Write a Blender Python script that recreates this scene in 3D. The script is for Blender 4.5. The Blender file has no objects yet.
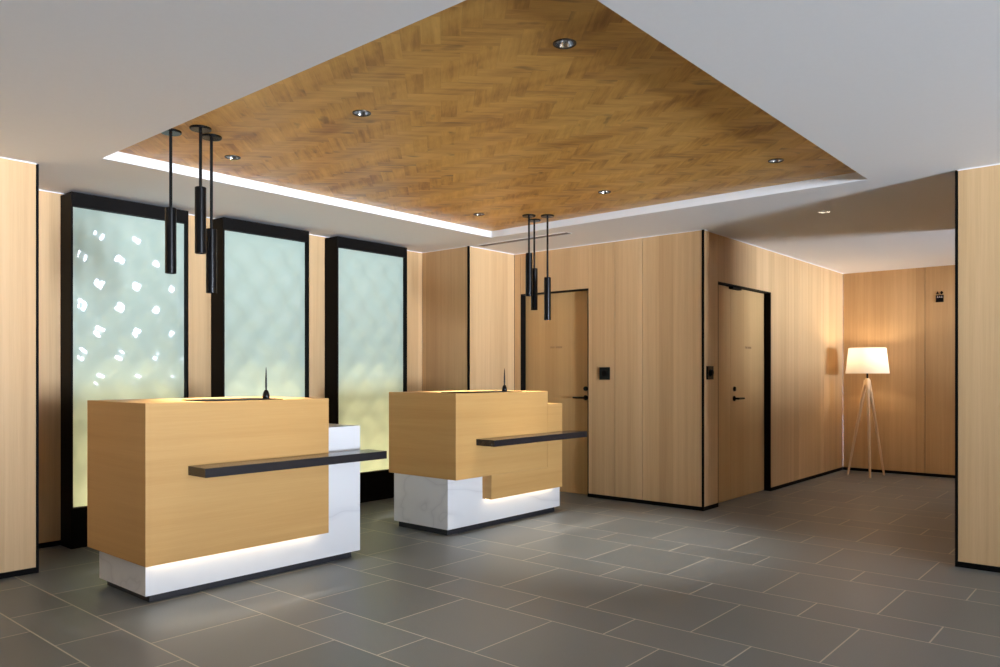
import bpy, bmesh, math, random
from mathutils import Vector, Matrix

random.seed(4)
scene = bpy.context.scene
COL = scene.collection

# ------------------------------------------------------------------ materials
def new_mat(name):
    m = bpy.data.materials.new(name)
    m.use_nodes = True
    nt = m.node_tree
    nt.nodes.clear()
    out = nt.nodes.new('ShaderNodeOutputMaterial')
    return m, nt, out

class NB:
    """small node-building helper"""
    def __init__(s, nt): s.nt = nt
    def n(s, typ, **kw):
        nd = s.nt.nodes.new(typ)
        for k, v in kw.items(): setattr(nd, k, v)
        return nd
    def link(s, a, b): s.nt.links.new(a, b)
    def put(s, sock, v):
        if hasattr(v, 'is_linked') or isinstance(v, bpy.types.NodeSocket): s.link(v, sock)
        else: sock.default_value = v
    def math(s, op, a, b=0.0, c=0.0):
        nd = s.n('ShaderNodeMath', operation=op)
        for i, v in enumerate((a, b, c)): s.put(nd.inputs[i], v)
        return nd.outputs[0]
    def vec(s, x, y, z):
        nd = s.n('ShaderNodeCombineXYZ')
        for i, v in enumerate((x, y, z)): s.put(nd.inputs[i], v)
        return nd.outputs[0]
    def pos(s):
        g = s.n('ShaderNodeNewGeometry')
        sp = s.n('ShaderNodeSeparateXYZ')
        s.link(g.outputs['Position'], sp.inputs[0])
        return sp.outputs[0], sp.outputs[1], sp.outputs[2]
    def noise(s, vec, scale, detail=3.0, rough=0.55, dist=0.0):
        nd = s.n('ShaderNodeTexNoise')
        s.link(vec, nd.inputs['Vector'])
        nd.inputs['Scale'].default_value = scale
        nd.inputs['Detail'].default_value = detail
        nd.inputs['Roughness'].default_value = rough
        nd.inputs['Distortion'].default_value = dist
        return nd.outputs[0]
    def white(s, vec):
        nd = s.n('ShaderNodeTexWhiteNoise', noise_dimensions='3D')
        s.link(vec, nd.inputs['Vector'])
        return nd.outputs['Value']
    def mixc(s, f, a, b, blend='MIX'):
        nd = s.n('ShaderNodeMix', data_type='RGBA', blend_type=blend)
        s.put(nd.inputs[0], f)
        for sock, v in ((nd.inputs[6], a), (nd.inputs[7], b)):
            if isinstance(v, tuple): sock.default_value = (*v, 1) if len(v) == 3 else v
            else: s.link(v, sock)
        return nd.outputs[2]
    def mixf(s, f, a, b):
        nd = s.n('ShaderNodeMix', data_type='FLOAT')
        s.put(nd.inputs[0], f); s.put(nd.inputs[2], a); s.put(nd.inputs[3], b)
        return nd.outputs[0]
    def ramp(s, f, stops):
        nd = s.n('ShaderNodeValToRGB')
        s.link(f, nd.inputs[0])
        e = nd.color_ramp.elements
        while len(e) < len(stops): e.new(0.5)
        for el, (p, c) in zip(e, stops):
            el.position = p; el.color = (*c, 1) if len(c) == 3 else c
        return nd.outputs[0]
    def bump(s, h, strength, dist):
        nd = s.n('ShaderNodeBump')
        nd.inputs['Strength'].default_value = strength
        nd.inputs['Distance'].default_value = dist
        s.link(h, nd.inputs['Height'])
        return nd.outputs[0]

def principled(nb, out, color, rough=0.5, spec=0.5, metal=0.0, normal=None, coat=0.0):
    p = nb.n('ShaderNodeBsdfPrincipled')
    if isinstance(color, tuple): p.inputs['Base Color'].default_value = (*color, 1)
    else: nb.link(color, p.inputs['Base Color'])
    nb.put(p.inputs['Roughness'], rough)
    p.inputs['Specular IOR Level'].default_value = spec
    p.inputs['Metallic'].default_value = metal
    p.inputs['Coat Weight'].default_value = coat
    if normal is not None: nb.link(normal, p.inputs['Normal'])
    nb.link(p.outputs[0], out.inputs[0])
    return p

def plain(name, color, rough=0.5, spec=0.5, metal=0.0, grain=0.06):
    m, nt, out = new_mat(name); nb = NB(nt)
    x, y, z = nb.pos()
    f = nb.noise(nb.vec(x, y, z), 35.0, 3.0)
    dark = tuple(c * (1 - grain) for c in color); light = tuple(min(1, c * (1 + grain)) for c in color)
    principled(nb, out, nb.mixc(f, dark, light), rough, spec, metal)
    return m

def veneer(name, light, dark, axis='z', board=0.0, rough=0.42, spec=0.4):
    """straight-grained veneer, grain running along the given world axis"""
    m, nt, out = new_mat(name); nb = NB(nt)
    x, y, z = nb.pos()
    if axis == 'z':
        v1 = nb.vec(nb.math('MULTIPLY', x, 1.0), nb.math('MULTIPLY', y, 1.0), nb.math('MULTIPLY', z, 0.02))
        acr = nb.math('ADD', x, y)
    else:   # horizontal grain
        v1 = nb.vec(nb.math('MULTIPLY', x, 0.025), nb.math('MULTIPLY', y, 0.025), z)
        acr = z
    broad = nb.noise(v1, 7.0, 3.0, 0.6)
    mid = nb.noise(v1, 32.0, 3.0, 0.6)
    fine = nb.noise(v1, 190.0, 2.0, 0.6)
    f = nb.math('ADD', nb.math('MULTIPLY', broad, 0.5), nb.math('MULTIPLY', mid, 0.35))
    f = nb.math('ADD', f, nb.math('MULTIPLY', fine, 0.22))
    if board:
        cell = nb.math('FLOOR', nb.math('DIVIDE', nb.math('ADD', acr, nb.math('MULTIPLY', nb.noise(v1, 0.6), 0.0)), board))
        tone = nb.white(nb.vec(cell, 3.7, 1.3))
        f = nb.math('ADD', f, nb.math('MULTIPLY', nb.math('SUBTRACT', tone, 0.5), 0.20))
    col = nb.ramp(f, [(0.30, dark), (0.75, light)])
    principled(nb, out, col, nb.mixf(fine, rough - 0.05, rough + 0.08), spec,
               normal=nb.bump(fine, 0.05, 0.002))
    return m

def marble_mat():
    m, nt, out = new_mat('white_marble'); nb = NB(nt)
    x, y, z = nb.pos()
    v = nb.vec(nb.math('ADD', x, nb.math('MULTIPLY', z, 0.5)), y, nb.math('ADD', nb.math('MULTIPLY', z, 1.6), nb.math('MULTIPLY', y, .5)))
    n1 = nb.noise(nb.vec(nb.math('ADD', nb.math('MULTIPLY', x, .55), nb.math('MULTIPLY', z, .9)), nb.math('MULTIPLY', y, 1.2), nb.math('ADD', nb.math('MULTIPLY', z, 1.5), nb.math('MULTIPLY', y, .6))), 1.55, 3.0, 0.45, 0.15)
    vein = nb.math('ABSOLUTE', nb.math('SUBTRACT', n1, 0.5))
    col = nb.ramp(vein, [(0.0, (0.70, 0.70, 0.705)), (0.006, (0.78, 0.78, 0.785)), (0.04, (0.83, 0.83, 0.83)), (0.3, (0.86, 0.86, 0.855))])
    cl = nb.noise(v, 3.1, 3.0)
    col = nb.mixc(nb.math('MULTIPLY', cl, 0.12), col, (0.72, 0.72, 0.73))
    principled(nb, out, col, 0.3, 0.4)
    return m

def floor_mat():
    m, nt, out = new_mat('stone_floor_tiles'); nb = NB(nt)
    x, y, z = nb.pos()
    P, W = 0.877, 0.578
    sx = nb.math('DIVIDE', nb.math('SUBTRACT', x, 2.508), P)
    row = nb.math('FLOOR', sx)
    t = nb.math('MULTIPLY', nb.math('FRACT', sx), P)
    narrow = nb.math('GREATER_THAN', t, W)
    d1 = nb.math('MINIMUM', t, nb.math('ABSOLUTE', nb.math('SUBTRACT', t, W)))
    d1 = nb.math('MINIMUM', d1, nb.math('SUBTRACT', P, t))
    sy = nb.math('DIVIDE', nb.math('ADD', nb.math('SUBTRACT', y, 0.512), nb.math('MULTIPLY', narrow, 0.3)), 0.6)
    cy = nb.math('FLOOR', sy)
    fy = nb.math('MULTIPLY', nb.math('FRACT', sy), 0.6)
    d2 = nb.math('MINIMUM', fy, nb.math('SUBTRACT', 0.6, fy))
    d = nb.math('MINIMUM', d1, d2)
    grout = nb.math('LESS_THAN', d, 0.0034)
    idv = nb.vec(nb.math('ADD', nb.math('MULTIPLY', row, 2.0), narrow), cy, 0.5)
    tone = nb.white(idv)
    hue = nb.white(nb.vec(cy, nb.math('ADD', nb.math('MULTIPLY', row, 2.0), narrow), 7.5))
    base = nb.mixc(tone, (0.133, 0.151, 0.160), (0.192, 0.208, 0.216))
    base = nb.mixc(nb.math('MULTIPLY', hue, 0.45), base, (0.165, 0.190, 0.190))
    pv = nb.vec(x, y, z)
    speck = nb.noise(pv, 260.0, 2.0, 0.7)
    cloud = nb.noise(pv, 5.0, 4.0, 0.6)
    base = nb.mixc(nb.math('MULTIPLY', nb.math('MULTIPLY', speck, speck), 0.75), base, (0.085, 0.092, 0.095))
    base = nb.mixc(nb.math('MULTIPLY', cloud, 0.22), base, (0.205, 0.212, 0.208))
    col = nb.mixc(grout, base, (0.52, 0.48, 0.41))
    h = nb.math('MULTIPLY', nb.math('SUBTRACT', 1.0, grout), 1.0)
    rough = nb.mixf(grout, nb.mixf(speck, 0.34, 0.46), 0.8)
    principled(nb, out, col, rough, 0.5, normal=nb.bump(nb.math('ADD', h, nb.math('MULTIPLY', speck, 0.25)), 0.25, 0.001))
    return m

def herringbone_mat():
    m, nt, out = new_mat('herringbone_wood_ceiling'); nb = NB(nt)
    x, y, z = nb.pos()
    w = 0.082; n = 3.0
    k = 0.70710678 / w
    a = nb.math('MULTIPLY', nb.math('ADD', nb.math('ADD', x, y), 40.0), k)
    b = nb.math('MULTIPLY', nb.math('ADD', nb.math('SUBTRACT', y, x), 40.0), k)
    i = nb.math('FLOOR', a); j = nb.math('FLOOR', b)
    df = nb.math('FLOORED_MODULO', nb.math('SUBTRACT', i, j), 2 * n)
    horiz = nb.math('LESS_THAN', df, n - 0.5)
    idx = nb.mixf(horiz, i, nb.math('SUBTRACT', i, df))
    idy = nb.mixf(horiz, nb.math('ADD', j, nb.math('SUBTRACT', df, n)), j)
    idv = nb.vec(idx, idy, nb.math('MULTIPLY', horiz, 13.0))
    tone = nb.white(idv)
    tone2 = nb.white(nb.vec(idy, idx, 4.4))
    al = nb.mixf(horiz, b, a)           # along the plank
    ac = nb.mixf(horiz, a, b)           # across the plank
    shift = nb.math('MULTIPLY', tone2, 31.0)
    gv = nb.vec(nb.math('MULTIPLY', al, 0.10), nb.math('ADD', ac, shift), nb.math('MULTIPLY', horiz, 5.0))
    g1 = nb.noise(gv, 1.6, 4.0, 0.6, 0.4)
    g2 = nb.noise(gv, 9.0, 3.0, 0.6)
    f = nb.math('ADD', nb.math('MULTIPLY', g1, 0.55), nb.math('MULTIPLY', g2, 0.18))
    f = nb.math('ADD', f, nb.math('MULTIPLY', nb.math('SUBTRACT', tone, 0.5), 0.12))
    streak = nb.noise(nb.vec(nb.math('MULTIPLY', x, 6.5), nb.math('MULTIPLY', y, 1.3), 3.0), 1.0, 2.0, 0.5)
    f = nb.math('ADD', f, nb.math('MULTIPLY', nb.math('SUBTRACT', streak, 0.47), 0.55))
    col = nb.ramp(f, [(0.16, (0.310, 0.140, 0.028)), (0.36, (0.590, 0.318, 0.074)), (0.60, (0.770, 0.480, 0.132))])
    kv = nb.vec(nb.math('MULTIPLY', al, 0.45), nb.math('ADD', ac, shift), 2.0)
    kn = nb.noise(kv, 0.9, 2.0, 0.5)
    knot = nb.math('SMOOTH_MIN', nb.math('MULTIPLY', nb.math('MAXIMUM', nb.math('SUBTRACT', kn, 0.64), 0.0), 9.0), 1.0, 0.05)
    col = nb.mixc(nb.math('MULTIPLY', knot, 0.6), col, (0.10, 0.05, 0.022))
    fa = nb.math('FRACT', ac)
    e = nb.math('MINIMUM', fa, nb.math('SUBTRACT', 1.0, fa))
    seam = nb.math('LESS_THAN', e, 0.012)
    col = nb.mixc(nb.math('MULTIPLY', seam, 0.18), col, (0.12, 0.065, 0.03))
    rough = nb.mixf(horiz, 0.40, 0.46)
    principled(nb, out, col, rough, 0.4, normal=nb.bump(g2, 0.06, 0.002))
    return m

def emit(name, color, strength):
    m, nt, out = new_mat(name); nb = NB(nt)
    e = nb.n('ShaderNodeEmission')
    e.inputs[0].default_value = (*color, 1); e.inputs[1].default_value = strength
    nb.link(e.outputs[0], out.inputs[0])
    return m

def glass_mat():
    m, nt, out = new_mat('cast_green_glass'); nb = NB(nt)
    x, y, z = nb.pos()
    f = nb.noise(nb.vec(x, y, z), 3.0, 3.0)
    dif = nb.n('ShaderNodeBsdfDiffuse'); nb.link(nb.mixc(f, (0.52, 0.645, 0.545), (0.58, 0.685, 0.585)), dif.inputs[0])
    tr = nb.n('ShaderNodeBsdfTranslucent'); tr.inputs[0].default_value = (0.80, 0.92, 0.82, 1)
    gl = nb.n('ShaderNodeBsdfGlossy'); gl.inputs['Roughness'].default_value = 0.11
    mx = nb.n('ShaderNodeMixShader'); mx.inputs[0].default_value = 0.36
    nb.link(dif.outputs[0], mx.inputs[1]); nb.link(tr.outputs[0], mx.inputs[2])
    fr = nb.n('ShaderNodeFresnel'); fr.inputs[0].default_value = 1.5
    m2 = nb.n('ShaderNodeMixShader'); nb.link(fr.outputs[0], m2.inputs[0])
    nb.link(mx.outputs[0], m2.inputs[1]); nb.link(gl.outputs[0], m2.inputs[2])
    nb.link(m2.outputs[0], out.inputs[0])
    return m

def shade_mat():
    m, nt, out = new_mat('cream_lampshade_fabric'); nb = NB(nt)
    x, y, z = nb.pos()
    wv = nb.noise(nb.vec(x, y, z), 300.0, 2.0)
    dif = nb.n('ShaderNodeBsdfDiffuse'); dif.inputs[0].default_value = (0.86, 0.80, 0.70, 1)
    tr = nb.n('ShaderNodeBsdfTranslucent'); nb.link(nb.mixc(wv, (0.92, 0.86, 0.76), (0.96, 0.91, 0.82)), tr.inputs[0])
    mx = nb.n('ShaderNodeMixShader'); mx.inputs[0].default_value = 0.30
    nb.link(dif.outputs[0], mx.inputs[1]); nb.link(tr.outputs[0], mx.inputs[2])
    nb.link(mx.outputs[0], out.inputs[0])
    return m

M = {}
M['wall_wood'] = veneer('pale_oak_wall_veneer', (0.665, 0.440, 0.228), (0.475, 0.295, 0.135), 'z', board=0.15, rough=0.46, spec=0.22)
M['door_wood'] = veneer('oak_door_veneer', (0.580, 0.365, 0.155), (0.470, 0.280, 0.105), 'z', board=0.16)
M['desk_wood'] = veneer('golden_oak_desk_veneer', (0.660, 0.390, 0.142), (0.545, 0.295, 0.092), 'h', rough=0.45, spec=0.3)
M['lamp_wood'] = veneer('ash_lamp_leg_wood', (0.86, 0.66, 0.42), (0.74, 0.53, 0.32), 'z')
M['marble'] = marble_mat()
M['floor'] = floor_mat()
M['ceil_wood'] = herringbone_mat()
M['paint'] = plain('ceiling_white_paint', (0.86, 0.855, 0.845), 0.9, 0.2, grain=0.015)
M['black'] = plain('black_metal', (0.0040, 0.0036, 0.0036), 0.24, 0.22, grain=0.1)
M['trim'] = plain('black_edge_trim', (0.0035, 0.0030, 0.0028), 0.7, 0.08, grain=0.1)
M['frame'] = plain('dark_bronze_frame', (0.0050, 0.0040, 0.0034), 0.55, 0.07, grain=0.1)
M['slab'] = plain('charcoal_shelf_slab', (0.016, 0.016, 0.020), 0.20, 0.5, grain=0.15)
M['plinth'] = plain('dark_plinth', (0.022, 0.023, 0.028), 0.4, 0.4, grain=0.1)
M['dark'] = plain('dark_gap', (0.006, 0.005, 0.004), 0.9, 0.1)
M['chrome'] = plain('chrome_reflector', (0.80, 0.80, 0.80), 0.18, 0.5, 1.0, grain=0.02)
M['bronze'] = plain('brown_metal_ring', (0.055, 0.040, 0.030), 0.4, 0.5, 0.5)
M['lens'] = plain('frosted_lamp_lens', (0.85, 0.83, 0.78), 0.3, 0.5)
M['white_box'] = plain('white_light_box', (0.82, 0.82, 0.78), 0.8, 0.2, grain=0.01)
M['unseen_dark'] = plain('dark_unseen_wall', (0.06, 0.055, 0.05), 0.6, 0.3)  # unseen walls made dark to cut bounce onto the desk sides
M['ink'] = plain('etched_lettering', (0.36, 0.215, 0.10), 0.6, 0.3)
M['pale_sign'] = plain('pale_sign_inlay', (0.42, 0.36, 0.34), 0.6, 0.3)
M['vent'] = plain('grey_vent_slot', (0.22, 0.20, 0.195), 0.7, 0.2)
M['glass'] = glass_mat()
M['shade'] = shade_mat()
M['led_warm'] = emit('warm_led', (1.0, 0.80, 0.52), 5.0)
M['led_fade'] = emit('warm_led_fade', (1.0, 0.80, 0.42), 12.0)
M['back_light'] = emit('back_lit_panel', (0.88, 1.0, 0.94), 0.31)
M['bulb'] = emit('warm_bulb', (1.0, 0.72, 0.40), 10.0)

# ------------------------------------------------------------------ mesh helpers
def link_mesh(name, bm, mats, parent=None, loc=(0, 0, 0), smooth=False, recalc=True):
    """bm holds world coordinates; loc is the object's origin (world)"""
    loc = Vector(loc)
    base = parent_world(parent)
    bmesh.ops.translate(bm, verts=bm.verts, vec=-(loc if parent is None else base))
    if recalc: bmesh.ops.recalc_face_normals(bm, faces=bm.faces)
    me = bpy.data.meshes.new(name)
    bm.to_mesh(me); bm.free()
    if not isinstance(mats, (list, tuple)): mats = [mats]
    for m in mats: me.materials.append(m)
    if smooth:
        for p in me.polygons: p.use_smooth = True
        try: me.set_sharp_from_angle(angle=math.radians(38))
        except Exception: pass
    o = bpy.data.objects.new(name, me)
    COL.objects.link(o)
    if parent is None: o.location = loc
    else: o.parent = parent
    return o

def parent_world(p):
    v = Vector((0, 0, 0))
    while p is not None:
        v += p.location; p = p.parent
    return v

def box(bm, lo, hi, bev=0.0, mi=0):
    lo, hi = [min(a, b) for a, b in zip(lo, hi)], [max(a, b) for a, b in zip(lo, hi)]
    r = bmesh.ops.create_cube(bm, size=1.0)
    vs = r['verts']
    for v in vs:
        v.co = Vector([lo[i] + (v.co[i] + 0.5) * (hi[i] - lo[i]) for i in range(3)])
    fs = set(f for v in vs for f in v.link_faces)
    for f in fs: f.material_index = mi
    if bev > 0:
        es = list(set(e for v in vs for e in v.link_edges))
        bmesh.ops.bevel(bm, geom=es, offset=bev, segments=2, affect='EDGES', profile=0.5, clamp_overlap=True)
    return vs

def lathe(bm, c, prof, seg=32, mi=0, axis=2, cap=True):
    """surface of revolution: prof = [(r, h)...] about an axis through c"""
    rings = []
    for r, h in prof:
        if r < 1e-6: rings.append([bm.verts.new(_ax(c, 0, 0, h, axis))]); continue
        rings.append([bm.verts.new(_ax(c, r * math.cos(2 * math.pi * k / seg), r * math.sin(2 * math.pi * k / seg), h, axis)) for k in range(seg)])
    for A, B in zip(rings, rings[1:]):
        for k in range(seg):
            k2 = (k + 1) % seg
            if len(A) == 1 and len(B) == 1: continue
            if len(A) == 1: f = bm.faces.new((A[0], B[k], B[k2]))
            elif len(B) == 1: f = bm.faces.new((A[k], A[k2], B[0]))
            else: f = bm.faces.new((A[k], A[k2], B[k2], B[k]))
            f.material_index = mi
    if cap:
        for R in (rings[0], rings[-1]):
            if len(R) > 2: bm.faces.new(R).material_index = mi

def _ax(c, u, v, h, axis):
    if axis == 2: return Vector((c[0] + u, c[1] + v, c[2] + h))
    if axis == 0: return Vector((c[0] + h, c[1] + u, c[2] + v))
    return Vector((c[0] + u, c[1] + h, c[2] + v))

def tube(bm, p, q, r0, r1, seg=16, mi=0, square=False):
    p, q = Vector(p), Vector(q)
    d = (q - p).normalized()
    u = d.orthogonal().normalized(); v = d.cross(u)
    A = []; B = []
    for k in range(seg):
        t = 2 * math.pi * k / seg
        o = u * math.cos(t) + v * math.sin(t)
        A.append(bm.verts.new(p + o * r0)); B.append(bm.verts.new(q + o * r1))
    for k in range(seg):
        k2 = (k + 1) % seg
        bm.faces.new((A[k], A[k2], B[k2], B[k])).material_index = mi
    bm.faces.new(A).material_index = mi; bm.faces.new(B).material_index = mi

def prism(bm, pts, t0, t1, plane='yz', mi=0):
    """extrude a 2-D outline: plane 'yz' -> thickness along x"""
    def mk(a, b, t): return Vector((t, a, b)) if plane == 'yz' else (Vector((a, t, b)) if plane == 'xz' else Vector((a, b, t)))
    A = [bm.verts.new(mk(a, b, t0)) for a, b in pts]; B = [bm.verts.new(mk(a, b, t1)) for a, b in pts]
    n = len(pts)
    bm.faces.new(A).material_index = mi; bm.faces.new(list(reversed(B))).material_index = mi
    for k in range(n):
        k2 = (k + 1) % n
        bm.faces.new((A[k], B[k], B[k2], A[k2])).material_index = mi

def thing(name, label, cat, loc, group=None):
    o = bpy.data.objects.new(name, None)
    COL.objects.link(o)
    o.location = loc; o.empty_display_size = 0.1
    o['label'] = label; o['category'] = cat
    if group: o['group'] = group
    return o

def struct(o, label=None, cat=None):
    o['kind'] = 'structure'
    if label: o['label'] = label
    if cat: o['category'] = cat
    return o

# ------------------------------------------------------------------ room shell
H = 2.54                      # ceiling height
XL, XF, YN = -4.0, 10.46, -11.0
YC = -3.4                     # end of the corridor side space
GAP = 0.0026

bm = bmesh.new(); box(bm, (XL - .2, YN - .2, -0.12), (XF + .2, 6.3, 0.0))
struct(link_mesh('floor', bm, M['floor']), 'dark grey stone floor tiles in wide and narrow rows', 'floor')

# ceiling: four slabs round the coffer
CX0, CX1, CY0, CY1 = 1.966, 5.528, 1.50, 4.865
TOP = 2.74
SLABS = (((XL - .2, YN - .2), (CX0, 6.3)), ((CX1, YN - .2), (XF + .2, 6.3)),
         ((CX0, YN - .2), (CX1, CY0)), ((CX0, CY1), (CX1, 6.3)))

# wood coffer panel with holes for the downlights
DL = [(2.590, 1.875), (2.585, 3.178), (2.580, 4.440), (4.870, 4.426), (4.890, 3.172), (4.887, 1.876)]
DLR = 0.043
bm = bmesh.new(); box(bm, (CX0 + .006, CY0 + .006, 2.600), (CX1 - .006, CY1 - .006, 2.62))
panel = struct(link_mesh('ceiling_panel', bm, M['ceil_wood']), 'herringbone wood panel set into the white ceiling', 'ceiling')
def punch(obj, holes, z0, z1):
    b = bmesh.new()
    for (x, y, r) in holes: lathe(b, (x, y, 0), [(r, z0), (r, z1)], 40)
    cut = link_mesh('cutter', b, M['dark'])
    md = obj.modifiers.new('cut', 'BOOLEAN'); md.operation = 'DIFFERENCE'; md.solver = 'EXACT'; md.object = cut
    dg = bpy.context.evaluated_depsgraph_get(); dg.update()
    me = bpy.data.meshes.new_from_object(obj.evaluated_get(dg))
    old = obj.data; obj.modifiers.clear(); obj.data = me
    bpy.data.meshes.remove(old)
    cm = cut.data; bpy.data.objects.remove(cut); bpy.data.meshes.remove(cm)
punch(panel, [(x, y, DLR) for x, y in DL], 2.5, 2.7)
bm = bmesh.new(); box(bm, (*SLABS[1][0], H), (*SLABS[1][1], TOP))
ceiling = link_mesh('ceiling', bm, M['paint'])
punch(ceiling, [(6.385, 2.062, .043)], 2.4, 2.62)
bm = bmesh.new(); bm.from_mesh(ceiling.data)
for q in (0, 2, 3): box(bm, (*SLABS[q][0], H), (*SLABS[q][1], TOP))
bm.to_mesh(ceiling.data); bm.free()
struct(ceiling, 'smooth off-white painted ceiling around the wood coffer', 'ceiling')

bm = bmesh.new(); box(bm, (CX0, CY0, 2.665), (CX1, CY1, TOP))
struct(link_mesh('ceiling_backing', bm, M['dark']))

# ---- walls: wood panels with fine open joints in front of a dark core
def panel_wall(name, axis, face, back, spans, z0=0.036, z1=H - 0.003, label=None, extra=(), sign=-1, wood='wall_wood'):
    """axis 'x': wall faces +-Y and spans are X ranges; axis 'y': faces +-X."""
    bm = bmesh.new()
    t = 0.02
    inner = face - sign * t
    for s in spans:
        a, b = s[0], s[1]; c, d = (s[2], s[3]) if len(s) > 2 else (z0, z1)
        if axis == 'x': box(bm, (a + GAP, face, c), (b - GAP, inner, d), 0.0012)
        else: box(bm, (face, a + GAP, c), (inner, b - GAP, d), 0.0012)
    for s in extra or [(min(q[0] for q in spans), max(q[1] for q in spans), 0.0, H)]:
        a, b, c, d = s
        if axis == 'x': box(bm, (a, inner, c), (b, back, d), 0, 1)
        else: box(bm, (inner, a, c), (back, b, d), 0, 1)
    return struct(link_mesh(name, bm, [M[wood], M['dark']]), label, 'wall')

def baseboard(name, lo, hi, label):
    bm = bmesh.new(); box(bm, lo, hi)
    return struct(link_mesh(name, bm, M['trim']), label, 'baseboard')

BZ = 0.036
# left wall (projecting)
panel_wall('wall_left', 'x', 5.30, 5.42, [(XL, -0.6), (-0.6, 1.749)], label='pale oak panelled wall at the far left')
bm = bmesh.new(); box(bm, (1.749, 5.295, 0), (1.761, 5.42, H - .002)); struct(link_mesh('trim_1', bm, M['trim']), 'black edge trim on the left wall corner', 'trim')
panel_wall('wall_return', 'y', 1.761, 1.65, [(5.42, 6.03)], sign=1, label='short wood return beside the window wall')
baseboard('baseboard_left', (XL, 5.298, 0), (1.749, 5.32, BZ), 'black baseboard under the left wall')
# rear window wall
panel_wall('wall_back', 'x', 6.03, 6.14, [(1.761, 2.60), (2.60, 3.70), (3.70, 4.80), (4.80, 5.73)], label='pale oak wall behind the glass panels', extra=[(1.6, 6.6, 0, H)])
baseboard('baseboard_back', (1.772, 6.026, 0), (5.72, 6.05, BZ), 'black baseboard under the rear wall')
# boxed column beside the rear wall
panel_wall('wall_column', 'x', 5.35, 5.50, [(5.744, 6.46)], label='pale oak front of the boxed column', extra=[(5.744, 6.60, 0, H)])
panel_wall('wall_column_side', 'y', 5.728, 5.90, [(5.362, 6.03)], label='shaded oak side of the boxed column')
bm = bmesh.new(); box(bm, (5.724, 5.345, 0), (5.744, 5.362, H - .002)); struct(link_mesh('trim_2', bm, M['trim']), 'black edge trim on the boxed column', 'trim')
baseboard('baseboard_column', (5.744, 5.347, 0), (6.46, 5.365, BZ), 'black baseboard under the boxed column')
# wall with the first door (faces -X)
D1Y0, D1Y1, DH = 4.385, 5.265, 2.100
panel_wall('wall_door', 'y', 6.46, 6.60, [(3.153, 3.765), (3.765, 4.072), (4.072, D1Y0), (D1Y0 - 2 * GAP, D1Y1, DH, H - .003), (D1Y1, 5.35)],
           label='oak panelled wall around the door behind the desks',
           extra=[(3.153, D1Y0, 0, H), (D1Y0, D1Y1, DH, H), (D1Y1, 5.37, 0, H)])
baseboard('baseboard_door', (6.457, 3.153, 0), (6.478, D1Y0, BZ), 'black baseboard under the wall beside the door')
bm = bmesh.new(); box(bm, (6.456, 3.136, 0), (6.472, 3.153, H - .002)); struct(link_mesh('trim_3', bm, M['trim']), 'black edge trim on the corner between the two doors', 'trim')
# corridor wall with the second door (faces -Y)
D2X0, D2X1 = 6.765, 8.045
panel_wall('wall_corridor', 'x', 3.14, 3.28, [(6.472, D2X0), (D2X0 - 2 * GAP, D2X1 + 2 * GAP, DH, H - .003), (D2X1, 8.90), (8.90, 9.70), (9.70, XF)],
           label='pale oak corridor wall with the wide door',
           extra=[(6.472, D2X0, 0, H), (D2X0, D2X1, DH, H), (D2X1, XF + .14, 0, H)])
baseboard('baseboard_corridor', (D2X1, 3.137, 0), (XF, 3.158, BZ), 'black baseboard along the corridor wall')
baseboard('baseboard_corner', (6.472, 3.137, 0), (D2X0, 3.158, BZ), 'black baseboard stub beside the wide door')
# far end wall (faces -X)
panel_wall('wall_far', 'y', XF, XF + .14, [(YC, -1.6), (-1.6, -.65), (-.65, .30), (.30, 1.245), (1.245, 2.19), (2.19, 3.14)], label='warm oak wall at the end of the corridor')
baseboard('baseboard_far', (XF - .003, YC, 0), (XF + .018, 3.14, BZ), 'black baseboard at the end of the corridor')
# right-hand block
RX, RY, RX2 = 5.65, 1.010, 8.08
panel_wall('wall_right', 'y', RX, RX + .12, [(YN, -8.0), (-8.0, -5.0), (-5.0, -3.0), (-3.0, -1.0), (-1.0, RY - .014)], label='pale oak wall at the far right')
panel_wall('wall_right_end', 'x', RY, RY - .12, [(RX + .12, RX2)], sign=1, label='hidden end of the right wall')
panel_wall('wall_right_back', 'y', RX2, RX2 - .12, [(YC, RY - .12)], sign=1)
bm = bmesh.new(); box(bm, (RX - .004, RY - .014, 0), (RX + .12, RY, H - .002)); struct(link_mesh('trim_4', bm, M['trim']), 'black edge trim on the right wall corner', 'trim')
baseboard('baseboard_right', (RX - .003, YN, 0), (RX + .018, RY - .014, BZ), 'black baseboard under the right wall')
# walls behind the viewpoint
panel_wall('wall_side', 'y', XL, XL - .14, [(YN, -4), (-4, -2), (-2, 1.5), (1.5, 5.3)], sign=1, wood='unseen_dark')
WA = (0.30, 2.15, 0.05, 2.48)
WB = (8.75, 10.40, 1.22, 1.66)
def window_wall(name, xa, xb, y, w, nm, k):
    bm = bmesh.new()
    for lo, hi in (((xa, 0), (w[0], H)), ((w[0], 0), (w[1], w[2])), ((w[0], w[3]), (w[1], H)), ((w[1], 0), (xb, H))):
        box(bm, (lo[0], y - .16, lo[1]), (hi[0], y, hi[1]))
    struct(link_mesh(name, bm, M['unseen_dark']))
    bm = bmesh.new()
    for i in range(nm + 1):
        x = w[0] + (w[1] - w[0]) * i / nm
        box(bm, (x - .025, y - .12, w[2]), (x + .025, y - .05, w[3]))
    for z in (w[2] + .02, w[3] - .02): box(bm, (w[0], y - .12, z - .02), (w[1], y - .05, z + .02))
    struct(link_mesh('window_%d' % k, bm, M['frame']))
window_wall('wall_front', XL - .14, RX + .14, YN, WA, 1, 1)
window_wall('wall_front_corridor', RX2 - .14, XF + .14, YC, WB, 1, 2)

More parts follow.
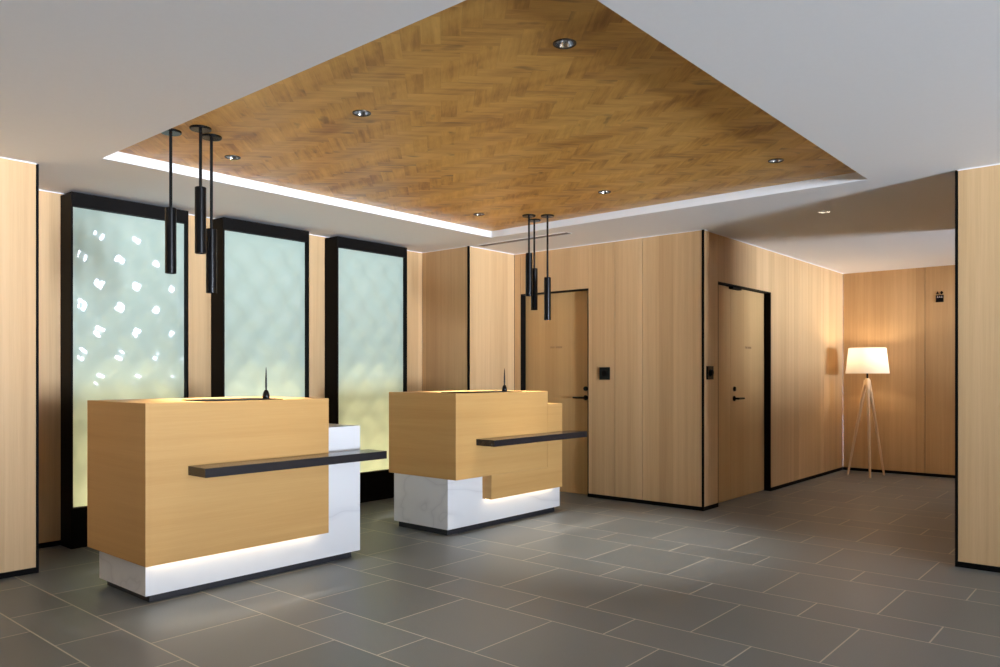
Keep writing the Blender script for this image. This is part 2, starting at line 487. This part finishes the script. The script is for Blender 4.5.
for k, (lo, hi) in enumerate((((XL, 5.294), (1.749, 5.300)), ((1.761, 6.024), (5.722, 6.030)), ((5.744, 5.344), (6.454, 5.350)),
                              ((6.454, 3.153), (6.460, 5.344)), ((6.472, 3.134), (XF - .006, 3.140)), ((XF - .006, YC), (XF, 3.140)),
                              ((RX - .006, YN), (RX, RY - .014)), ((5.722, 5.362), (5.728, 6.024)))):
    bm = bmesh.new(); box(bm, (*lo, H - .006), (*hi, H))
    struct(link_mesh('trim_%d' % (k + 5), bm, M['paint']), 'thin white trim along the top of the wall', 'trim')

# ------------------------------------------------------------------ doors
def lever(bm, base, out, along, L):
    """lever handle: rose + neck + bar; out = unit vector out of the door, along = lever direction"""
    b = Vector(base); o = Vector(out); a = Vector(along)
    tube(bm, b, b + o * 0.010, 0.026, 0.026, 24)
    tube(bm, b + o * 0.010, b + o * 0.05, 0.011, 0.011, 16)
    tube(bm, b + o * 0.05 - a * 0.012, b + o * 0.05 + a * L, 0.0115, 0.0095, 16)

def lettering(bm, c, a, out, L, h):
    """a short row of tiny unreadable etched strokes"""
    c = Vector(c); a = Vector(a); out = Vector(out); up = Vector((0, 0, 1))
    n = 11; st = L / n
    for k in range(n):
        p = c + a * (k * st)
        q = p + a * st * 0.68 + up * h + out * 0.0012
        if k in (4,): continue
        box(bm, tuple(p - up * 0.0), tuple(q))
# door 1 in the plane x = 6.46, leaf set back
bm = bmesh.new(); box(bm, (6.535, D1Y0 + .012, 0.006), (6.575, D1Y1 - .012, DH - .012), 0.001)
door1 = struct(link_mesh('door_1', bm, M['door_wood'], loc=(6.535, 4.82, 0)), 'golden oak door behind the farther desk', 'door')
bm = bmesh.new()
box(bm, (6.462, D1Y1 - .010, 0), (6.59, D1Y1, DH)); box(bm, (6.462, D1Y0, 0), (6.59, D1Y0 + .010, DH)); box(bm, (6.462, D1Y0 + .010, DH - .010), (6.59, D1Y1 - .010, DH))
link_mesh('door_frame', bm, M['frame'], door1)
bm = bmesh.new(); box(bm, (6.60, D1Y0 - .05, 0), (6.64, D1Y1 + .02, DH + .05)); struct(link_mesh('wall_behind', bm, M['dark']))
bm = bmesh.new(); lever(bm, (6.535, 4.465, 0.995), (-1, 0, 0), (0, 1, 0), 0.125)
link_mesh('door_handle', bm, M['black'], door1, smooth=True)
bm = bmesh.new(); tube(bm, (6.535, 4.465, 1.087), (6.523, 4.465, 1.087), 0.024, 0.023, 24); tube(bm, (6.523, 4.465, 1.087), (6.519, 4.465, 1.087), 0.012, 0.012, 16)
link_mesh('lock_cylinder', bm, M['black'], door1, smooth=True)
bm = bmesh.new(); lettering(bm, (6.5338, 4.915, 1.508), (0, -1, 0), (-1, 0, 0), 0.155, 0.020)
o = link_mesh('lettering', bm, M['ink'], door1); o['label'] = 'tiny etched brown lettering'
# door 2 in the plane y = 3.14
bm = bmesh.new(); box(bm, (7.195, 3.210, 0.006), (D2X1 - .012, 3.250, DH - .012), 0.001)
door2 = struct(link_mesh('door_2', bm, M['door_wood'], loc=(7.6, 3.21, 0)), 'wide oak door in the corridor wall', 'door')
bm = bmesh.new(); box(bm, (D2X0 + .012, 3.210, 0.006), (7.1935, 3.250, DH - .012), 0.001)
link_mesh('side_leaf', bm, M['door_wood'], door2)
bm = bmesh.new()
box(bm, (D2X0, 3.142, 0), (D2X0 + .012, 3.27, DH)); box(bm, (D2X1 - .010, 3.142, 0), (D2X1, 3.27, DH)); box(bm, (D2X0 + .012, 3.142, DH - .010), (D2X1 - .010, 3.27, DH))
link_mesh('door_frame', bm, M['frame'], door2)
bm = bmesh.new(); box(bm, (D2X0 - .02, 3.28, 0), (D2X1 + .02, 3.32, DH + .05)); struct(link_mesh('wall_behind', bm, M['dark']))
bm = bmesh.new(); lever(bm, (7.27, 3.21, 0.995), (0, -1, 0), (1, 0, 0), 0.130)
link_mesh('door_handle', bm, M['black'], door2, smooth=True)
bm = bmesh.new(); tube(bm, (7.275, 3.21, 1.090), (7.275, 3.198, 1.090), 0.024, 0.023, 24); tube(bm, (7.275, 3.198, 1.09), (7.275, 3.194, 1.09), 0.012, 0.012, 16)
link_mesh('lock_cylinder', bm, M['black'], door2, smooth=True)
bm = bmesh.new(); box(bm, (7.15, 3.166, 2.066), (7.36, 3.209, 2.088), .003); box(bm, (7.05, 3.172, 2.084), (7.16, 3.186, 2.0895), .001)
link_mesh('door_closer', bm, M['frame'], door2)
bm = bmesh.new(); lettering(bm, (7.545, 3.2088, 1.496), (1, 0, 0), (0, -1, 0), 0.15, 0.020)
o = link_mesh('lettering', bm, M['ink'], door2); o['label'] = 'tiny etched brown lettering'

# ------------------------------------------------------------------ illuminated glass panels
def glass_panel(x0, x1, label):
    yf, yb, top = 5.83, 6.024, 2.522
    t = thing('glass_panel', label, 'glass panel', ((x0 + x1) / 2, yf, 0), 'tall green glass panels along the rear wall')
    bm = bmesh.new()
    s = 0.013; hd = 0.098; bs = 0.285
    box(bm, (x0, yf, 0), (x0 + s, yb, top), 0.0015)
    box(bm, (x1 - s, yf, 0), (x1, yb, top), 0.0015)
    box(bm, (x0 + s, yf, top - hd), (x1 - s, yb, top), 0.0015)
    link_mesh('frame', bm, M['frame'], t)
    bm = bmesh.new(); box(bm, (x0 + s, yf + .001, 0), (x1 - s, yf + .055, bs), 0.0015)
    link_mesh('base_panel', bm, M['frame'], t)
    bm = bmesh.new(); box(bm, (x0 + s, yb - .010, 0.02), (x1 - s, yb, top - hd))
    link_mesh('back_panel', bm, M['back_light'], t)
    bm = bmesh.new(); z = 0.215; k = 0
    while z < 1.28:
        box(bm, (x0 + s + .004, yf + .160, z), (x1 - s - .004, yf + .172, z + .010))
        z += 0.040 + 0.0165 * k; k += 1  # invented LED rows, thinning upward so the warm glow fades with height
    link_mesh('led_fade_rows', bm, M['led_fade'], t)
    # cast glass pane: staggered shallow lens-like waves
    bm = bmesh.new()
    gx0, gx1, gz0, gz1 = x0 + s, x1 - s, bs - .06, top - hd + .004
    nx, nz = 110, 290
    yg = yf + 0.050
    vs = []
    for j in range(nz + 1):
        z = gz0 + (gz1 - gz0) * j / nz
        row = []
        for i in range(nx + 1):
            x = gx0 + (gx1 - gx0) * i / nx
            row.append(bm.verts.new((x, yg - wave(x - x0 - .146, z + .034) * min(1.0, (x - gx0) / .05, (gx1 - x) / .05, (gz1 - z) / .08), z)))
        vs.append(row)
    for j in range(nz):
        for i in range(nx):
            bm.faces.new((vs[j][i], vs[j][i + 1], vs[j + 1][i + 1], vs[j + 1][i]))
    link_mesh('glass_pane', bm, M['glass'], t, smooth=True, recalc=False)
    return t

def wave(x, z):
    px, pz = 0.272, 0.352
    a = 2 * math.pi * x / px; b = 2 * math.pi * z / pz
    w = math.cos(a) * math.cos(b)
    # rows lean a little, so every lens has one steeper flank
    w += 0.22 * math.sin(2 * b + 0.6 * math.sin(a)) 
    return 0.0118 * w
glass_panel(2.145, 3.008, 'tall pale green glass panel nearest the left wall, with white glints across it')
glass_panel(3.304, 4.142, 'tall pale green glass panel behind the nearer desk, middle one of three')
glass_panel(4.455, 5.330, 'tall pale green glass panel nearest the boxed wood column')

# ------------------------------------------------------------------ reception desks
YW, YM, YPL = 4.03, 4.125, 4.150
def desk_common(t, sx0, sx1):
    bm = bmesh.new(); box(bm, (sx0, 3.843, 0.682), (sx1, YW, 0.732), 0.002)
    o = link_mesh('writing_shelf', bm, M['slab'], t); o['label'] = 'thin charcoal shelf along the front'
# nearer desk
d1 = thing('reception_desk', 'nearer golden oak reception desk with a white marble block at its right end', 'reception desk', (2.6, 4.4, 0), 'oak and marble reception desks')
bm = bmesh.new(); box(bm, (1.844, YW, 0.222), (3.012, 4.775, 1.080), 0.0025)
link_mesh('wood_body', bm, M['desk_wood'], d1)
bm = bmesh.new()
prism(bm, [(1.888, .042), (3.340, .042), (3.340, .885), (3.0125, .885), (3.0125, .2215), (1.888, .2215)], YM, 4.715, 'xz')
link_mesh('marble_base', bm, M['marble'], d1)
bm = bmesh.new(); box(bm, (1.92, YPL, 0), (3.285, 4.685, 0.042), 0.001)
link_mesh('plinth', bm, M['plinth'], d1)
bm = bmesh.new(); box(bm, (1.90, 4.085, 0.2145), (2.98, 4.115, 0.2218))
link_mesh('light_strip', bm, M['led_warm'], d1)
desk_common(d1, 2.076, 3.335)
# farther desk
d2 = thing('reception_desk', 'farther golden oak reception desk with a stepped oak right end, beside the doors', 'reception desk', (4.9, 4.4, 0), 'oak and marble reception desks')
bm = bmesh.new(); box(bm, (4.176, YW, 0.433), (5.318, 4.79, 1.088), 0.0025)
link_mesh('wood_body', bm, M['desk_wood'], d2)
bm = bmesh.new()
prism(bm, [(4.580, .2405), (5.528, .2405), (5.528, .978), (5.3195, .978), (5.3195, .4325), (4.580, .4325)], YW + .0, YM, 'xz')
prism(bm, [(5.3195, .2405), (5.528, .2405), (5.528, .978), (5.3195, .978)], YM, 4.74, 'xz')
link_mesh('front_panel', bm, M['desk_wood'], d2)
bm = bmesh.new()
prism(bm, [(4.185, .046), (5.620, .046), (5.620, .240), (5.3195, .240), (5.3195, .4325), (4.185, .4325)], YM + .0005, 4.735, 'xz')
link_mesh('marble_base', bm, M['marble'], d2)
bm = bmesh.new(); box(bm, (4.205, YPL, 0), (5.575, 4.70, 0.046), 0.001)
link_mesh('plinth', bm, M['plinth'], d2)
bm = bmesh.new(); box(bm, (4.60, 4.085, 0.233), (5.50, 4.115, 0.2402))
link_mesh('light_strip', bm, M['led_warm'], d2)
desk_common(d2, 4.402, 5.645)

# black mats and pens on the desks
def pen_set(x0, x1, y, z, px, lab_mat, lab_pen):
    bm = bmesh.new(); box(bm, (x0, y - .03, z), (x1, y + .26, z + .005), 0.001)
    o = link_mesh('desk_mat', bm, M['frame'], loc=(0.5 * (x0 + x1), y, z)); o['label'] = lab_mat; o['category'] = 'mat'; o['group'] = 'dark mats on the desks'
    t = thing('pen_stand', lab_pen, 'pen stand', (px, y + .03, z + .005), 'pens standing on the desks')
    bm = bmesh.new(); c = (px, y + .03, z + .005)
    lathe(bm, c, [(0.019, 0), (0.0205, .004), (0.021, .016), (0.019, .030), (0.014, .044), (0.0085, .053), (0, .056)], 28)
    link_mesh('holder', bm, M['black'], t, smooth=True)
    bm = bmesh.new()
    lathe(bm, c, [(0.0045, .050), (0.0062, .075), (0.0056, .12), (0.0032, .170), (0.0012, .190), (0, .191)], 16)
    link_mesh('pen', bm, M['black'], t, smooth=True)
pen_set(2.19, 2.683, 4.070, 1.080, 2.603, 'thin black mat lying on top of the nearer desk', 'black pen upright in an egg-shaped holder on the nearer desk')
pen_set(4.32, 4.985, 4.072, 1.088, 4.825, 'thin black mat lying on top of the farther desk', 'black pen upright in an egg-shaped holder on the farther desk')

# ------------------------------------------------------------------ pendants
def pendant(x, y, bottom, label, group):
    t = thing('pendant_lamp', label, 'pendant lamp', (x, y, 2.60), group)
    L = 0.368
    bm = bmesh.new(); lathe(bm, (x, y, 2.6), [(0.058, 0), (0.058, -.008), (0.054, -.012), (0, -.012)], 40)
    link_mesh('canopy', bm, M['black'], t, smooth=True)
    bm = bmesh.new(); lathe(bm, (x, y, 0), [(0.0085, 2.589), (0.0085, bottom + L)], 16)
    link_mesh('rod', bm, M['black'], t, smooth=True)
    bm = bmesh.new(); lathe(bm, (x, y, bottom), [(0.0, 0.03), (0.0255, .03), (0.0265, 0.0), (0.030, 0.0), (0.030, L - .003), (0.027, L), (0, L)], 36, cap=False)
    pendant_fill(x, y, bottom)
    sh = link_mesh('tube_shade', bm, M['black'], t, smooth=True)
    bm = bmesh.new(); lathe(bm, (x, y, bottom), [(0.0, 0.022), (0.024, .022), (0.0245, .029), (0, .029)], 28)
    link_mesh('lens', bm, M['lens'], sh, smooth=True)
def pendant_fill(x, y, bottom):
    S = bpy.data.lights.new('pendant_fill', 'SPOT'); S.energy = 32; S.color = (1.0, 0.86, 0.66)  # added spot in an unlit-looking tube; desk-top bounce lifts the ceiling
    S.spot_size = math.radians(46); S.spot_blend = 0.7; S.shadow_soft_size = 0.02
    so = bpy.data.objects.new('pendant_fill', S); COL.objects.link(so); so.location = (x, y, bottom + .018)
g1, g2 = 'pendants over the nearer desk', 'pendants over the farther desk'
pendant(2.078, 4.231, 1.800, 'black tube pendant hanging in front of the glinting glass panel, nearest the left wall', g1)
pendant(2.159, 4.051, 1.903, 'black tube pendant over the nearer desk, hanging highest of its three', g1)
pendant(2.277, 4.148, 1.700, 'black tube pendant over the nearer desk, hanging lowest of its three', g1)
pendant(5.183, 4.130, 1.906, 'black tube pendant over the farther desk, hanging highest of its three', g2)
pendant(5.371, 4.220, 1.803, 'black tube pendant over the farther desk, hanging at middle height of its three', g2)
pendant(5.293, 4.014, 1.700, 'black tube pendant over the farther desk, hanging lowest of its three', g2)

# ------------------------------------------------------------------ downlights
def downlight(x, y, z, label, ring='bronze', group='downlights in the wood ceiling', r=0.040):
    t = thing('downlight', label, 'downlight', (x, y, z), group)
    bm = bmesh.new(); lathe(bm, (x, y, z), [(r, .012), (r, -.0035), (r + .003, -.005), (r + .008, -.004), (r + .009, 0.0), (r + .002, .001), (r + .002, .012)], 44, cap=False)
    link_mesh('trim_ring', bm, M[ring], t, smooth=True)
    bm = bmesh.new(); lathe(bm, (x, y, z), [(r - .0005, 0.0), (r * .93, .014), (r * .72, .032), (r * .48, .046), (r * .46, .050)], 44, cap=False)
    link_mesh('reflector', bm, M['chrome'], t, smooth=True)
    bm = bmesh.new(); lathe(bm, (x, y, z), [(r * .455, .0475), (r * .46, .052), (0, .052)], 28)
    link_mesh('lens', bm, M['lens'], t, smooth=True)
SPOTS = []
labs = ['round chrome downlight in the wood ceiling, largest and closest to the viewer',
        'round chrome downlight in the wood ceiling, midway between the closest one and the near pendants',
        'round downlight in the wood ceiling just right of the near pendants',
        'small downlight in the wood ceiling by the far end of the bright white edge',
        'round downlight in the wood ceiling right of the far pendants',
        'round downlight in the wood ceiling near its pointed right corner']
for (x, y), l in zip(DL, labs):
    downlight(x, y, 2.600, l)
    S = bpy.data.lights.new('downlight_fill', 'SPOT'); S.energy = 20 if y < 2.5 else ((260 if x > 3 else 80) if y < 4 else 620); S.color = (1.0, 0.95, 0.86)  # beams carry added fill; rear pair bounces off desk tops to the ceiling
    S.spot_size = math.radians(62 if y < 4 else 40); S.spot_blend = 0.8; S.shadow_soft_size = 0.018
    so = bpy.data.objects.new('downlight_fill', S); COL.objects.link(so); so.location = (x, y, 2.640)
downlight(6.385, 2.062, H, 'white recessed downlight in the painted ceiling before the corridor', 'paint', 'downlights in the painted ceiling')

S = bpy.data.lights.new('downlight_fill', 'SPOT'); S.energy = 5; S.color = (1.0, 0.82, 0.60)  # weak fill added for the corridor door and floor
S.spot_size = math.radians(100); S.spot_blend = 0.8; S.shadow_soft_size = 0.02
so = bpy.data.objects.new('downlight_fill', S); COL.objects.link(so); so.location = (6.385, 2.062, 2.575)

# slot diffuser in the ceiling in front of the column
bm = bmesh.new()
v = thing('air_vent', 'long thin grey slot vent in the white ceiling behind the far pendants', 'air vent', (5.80, 4.6, H))
box(bm, (5.752, 4.16, H - .004), (5.760, 5.25, H)); box(bm, (5.842, 4.16, H - .004), (5.850, 5.25, H))
link_mesh('rim', bm, M['paint'], v)
bm = bmesh.new(); box(bm, (5.760, 4.16, H - .003), (5.842, 5.25, H))
link_mesh('slot', bm, M['vent'], v)

# ------------------------------------------------------------------ wall devices
t = thing('card_reader', 'square black panel on the wall beside the golden oak door', 'card reader', (6.46, 4.186, 1.18), 'black wall panels by the doors')
bm = bmesh.new(); box(bm, (6.446, 4.126, 1.180), (6.4606, 4.246, 1.304), 0.003); link_mesh('plate', bm, M['black'], t)
bm = bmesh.new(); lathe(bm, (6.4455, 4.186, 1.243), [(0.030, .0006), (0.030, -.002), (0.026, -.003), (0.0, -.003)], 32, axis=0); link_mesh('dial', bm, M['frame'], t, smooth=True)
t = thing('card_reader', 'black panel on the narrow wood strip beside the wide corridor door', 'card reader', (6.587, 3.14, 1.186), 'black wall panels by the doors')
bm = bmesh.new(); box(bm, (6.518, 3.124, 1.186), (6.640, 3.1406, 1.309), 0.003); link_mesh('plate', bm, M['black'], t)
bm = bmesh.new(); lathe(bm, (6.590, 3.1235, 1.248), [(0.030, .0006), (0.030, -.010), (0.026, -.013), (0.0, -.013)], 32, axis=1); link_mesh('dial', bm, M['frame'], t, smooth=True)

# lift pictogram on the far wall
t = thing('lift_sign', 'small black pictogram sign with two arrows over a box on the corridor end wall', 'sign', (XF, 2.03, 2.10))
x0, x1 = XF - .006, XF - .0003
bm = bmesh.new(); prism(bm, [(2.071, 2.198), (2.039, 2.198), (2.055, 2.235)], x0, x1); link_mesh('arrow', bm, M['black'], t)
bm = bmesh.new(); prism(bm, [(2.027, 2.214), (1.993, 2.214), (2.010, 2.237)], x0, x1)
prism(bm, [(2.027, 2.214), (1.993, 2.214), (2.010, 2.193)], x0, x1); link_mesh('arrow', bm, M['black'], t)
bm = bmesh.new(); box(bm, (x0, 1.990, 2.102), (x1, 2.072, 2.186)); link_mesh('car_symbol', bm, M['black'], t)
bm = bmesh.new()
for k in range(3):
    y = 2.053 - k * 0.022
    box(bm, (x0 - .001, y - .008, 2.155), (x0, y + .008, 2.166)); lathe(bm, (x0, y, 2.172), [(0.005, 0), (0.005, -.001)], 14, axis=0)
link_mesh('figure', bm, M['pale_sign'], t)

# ------------------------------------------------------------------ floor lamp
LX, LY = 10.0, 2.72
t = thing('floor_lamp', 'lit floor lamp with cream shade on a pale wood tripod in the corridor corner', 'floor lamp', (LX, LY, 0))
hub = 1.165
for fx, fy in ((10.0, 2.945), (9.822, 2.640), (10.212, 2.585)):
    bm = bmesh.new()
    d = Vector((LX - fx, LY - fy, 0)).normalized()
    top = Vector((LX, LY, hub)) - d * 0.018
    tube(bm, (fx, fy, 0.0), top, 0.0125, 0.0225, 14)
    link_mesh('leg', bm, M['lamp_wood'], t, smooth=True)
bm = bmesh.new(); lathe(bm, (LX, LY, hub - .02), [(0.020, 0), (0.026, .006), (0.026, .034), (0.020, .040), (0.0, .041)], 24); link_mesh('hub', bm, M['lamp_wood'], t, smooth=True)
bm = bmesh.new(); lathe(bm, (LX, LY, hub), [(0.011, .01), (0.011, .12), (0.017, .122), (0.017, .17), (0.0, .171)], 20); link_mesh('stem', bm, M['frame'], t, smooth=True)
bm = bmesh.new(); lathe(bm, (LX, LY, 1.245), [(0.243, 0.0), (0.2425, .006), (0.226, .155), (0.2085, .304), (0.2075, .308)], 56, cap=False)
link_mesh('lamp_shade', bm, M['shade'], t, smooth=True)
bm = bmesh.new()
for k in range(3):
    a = k * 2 * math.pi / 3 + .4
    tube(bm, (LX + .012 * math.cos(a), LY + .012 * math.sin(a), 1.285), (LX + .237 * math.cos(a), LY + .237 * math.sin(a), 1.285), .002, .002, 8)
link_mesh('shade_ring', bm, M['frame'], t)
bm = bmesh.new(); lathe(bm, (LX, LY, 1.336), [(0.012, 0), (0.016, .02), (0.030, .05), (0.033, .07), (0.028, .092), (0.014, .105), (0, .108)], 24)
link_mesh('bulb', bm, M['bulb'], t, smooth=True)

# ------------------------------------------------------------------ light
w = bpy.data.worlds.new('World'); scene.world = w; w.use_nodes = True
nt = w.node_tree; nt.nodes.clear(); nb = NB(nt)
wo = nb.n('ShaderNodeOutputWorld'); bg = nb.n('ShaderNodeBackground')
tc = nb.n('ShaderNodeTexCoord'); sp = nb.n('ShaderNodeSeparateXYZ')
nb.link(tc.outputs['Generated'], sp.inputs[0])
mr = nb.n('ShaderNodeMapRange'); nb.link(sp.outputs[2], mr.inputs[0])
mr.inputs[1].default_value = -0.08; mr.inputs[2].default_value = 0.10
nb.link(nb.mixc(mr.outputs[0], (1.96, 2.23, 2.66), (0.06, 0.08, 0.11)), bg.inputs[0])
bg.inputs[1].default_value = 150.0
nb.link(bg.outputs[0], wo.inputs[0])

def portal(w_, y):
    L = bpy.data.lights.new('daylight_portal', 'AREA'); L.shape = 'RECTANGLE'
    L.size = w_[1] - w_[0]; L.size_y = w_[3] - w_[2]
    L.cycles.is_portal = True
    o = bpy.data.objects.new('daylight_portal', L); COL.objects.link(o)
    o.location = ((w_[0] + w_[1]) / 2, y, (w_[2] + w_[3]) / 2)
    o.rotation_euler = (math.radians(90), 0, 0)
portal(WA, YN - .03); portal(WB, YC - .03)

L = bpy.data.lights.new('lamp_bulb_light', 'POINT'); L.energy = 8.0; L.color = (1.0, 0.79, 0.57); L.shadow_soft_size = 0.04
o = bpy.data.objects.new('lamp_bulb_light', L); COL.objects.link(o); o.location = (LX, LY, 1.475)

# ------------------------------------------------------------------ camera
cam = bpy.data.cameras.new('camera'); co = bpy.data.objects.new('camera', cam); COL.objects.link(co)
cam.sensor_width = 36.0; cam.lens = 36.0 * 0.7705; cam.shift_y = 0.0412
co.location = (0, 0, 1.23)
co.rotation_euler = (math.radians(90), 0, 0.7104 - math.pi / 2)
cam.clip_start = 0.05
scene.camera = co

# ------------------------------------------------------------------ view
scene.view_settings.view_transform = 'Standard'
scene.view_settings.look = 'None'
scene.view_settings.gamma = 1.0
scene.view_settings.use_curve_mapping = False
scene.view_settings.exposure = 0.0
scene.cycles.use_denoising = True
scene.cycles.max_bounces = 12
scene.cycles.diffuse_bounces = 8
scene.cycles.sample_clamp_indirect = 8.0
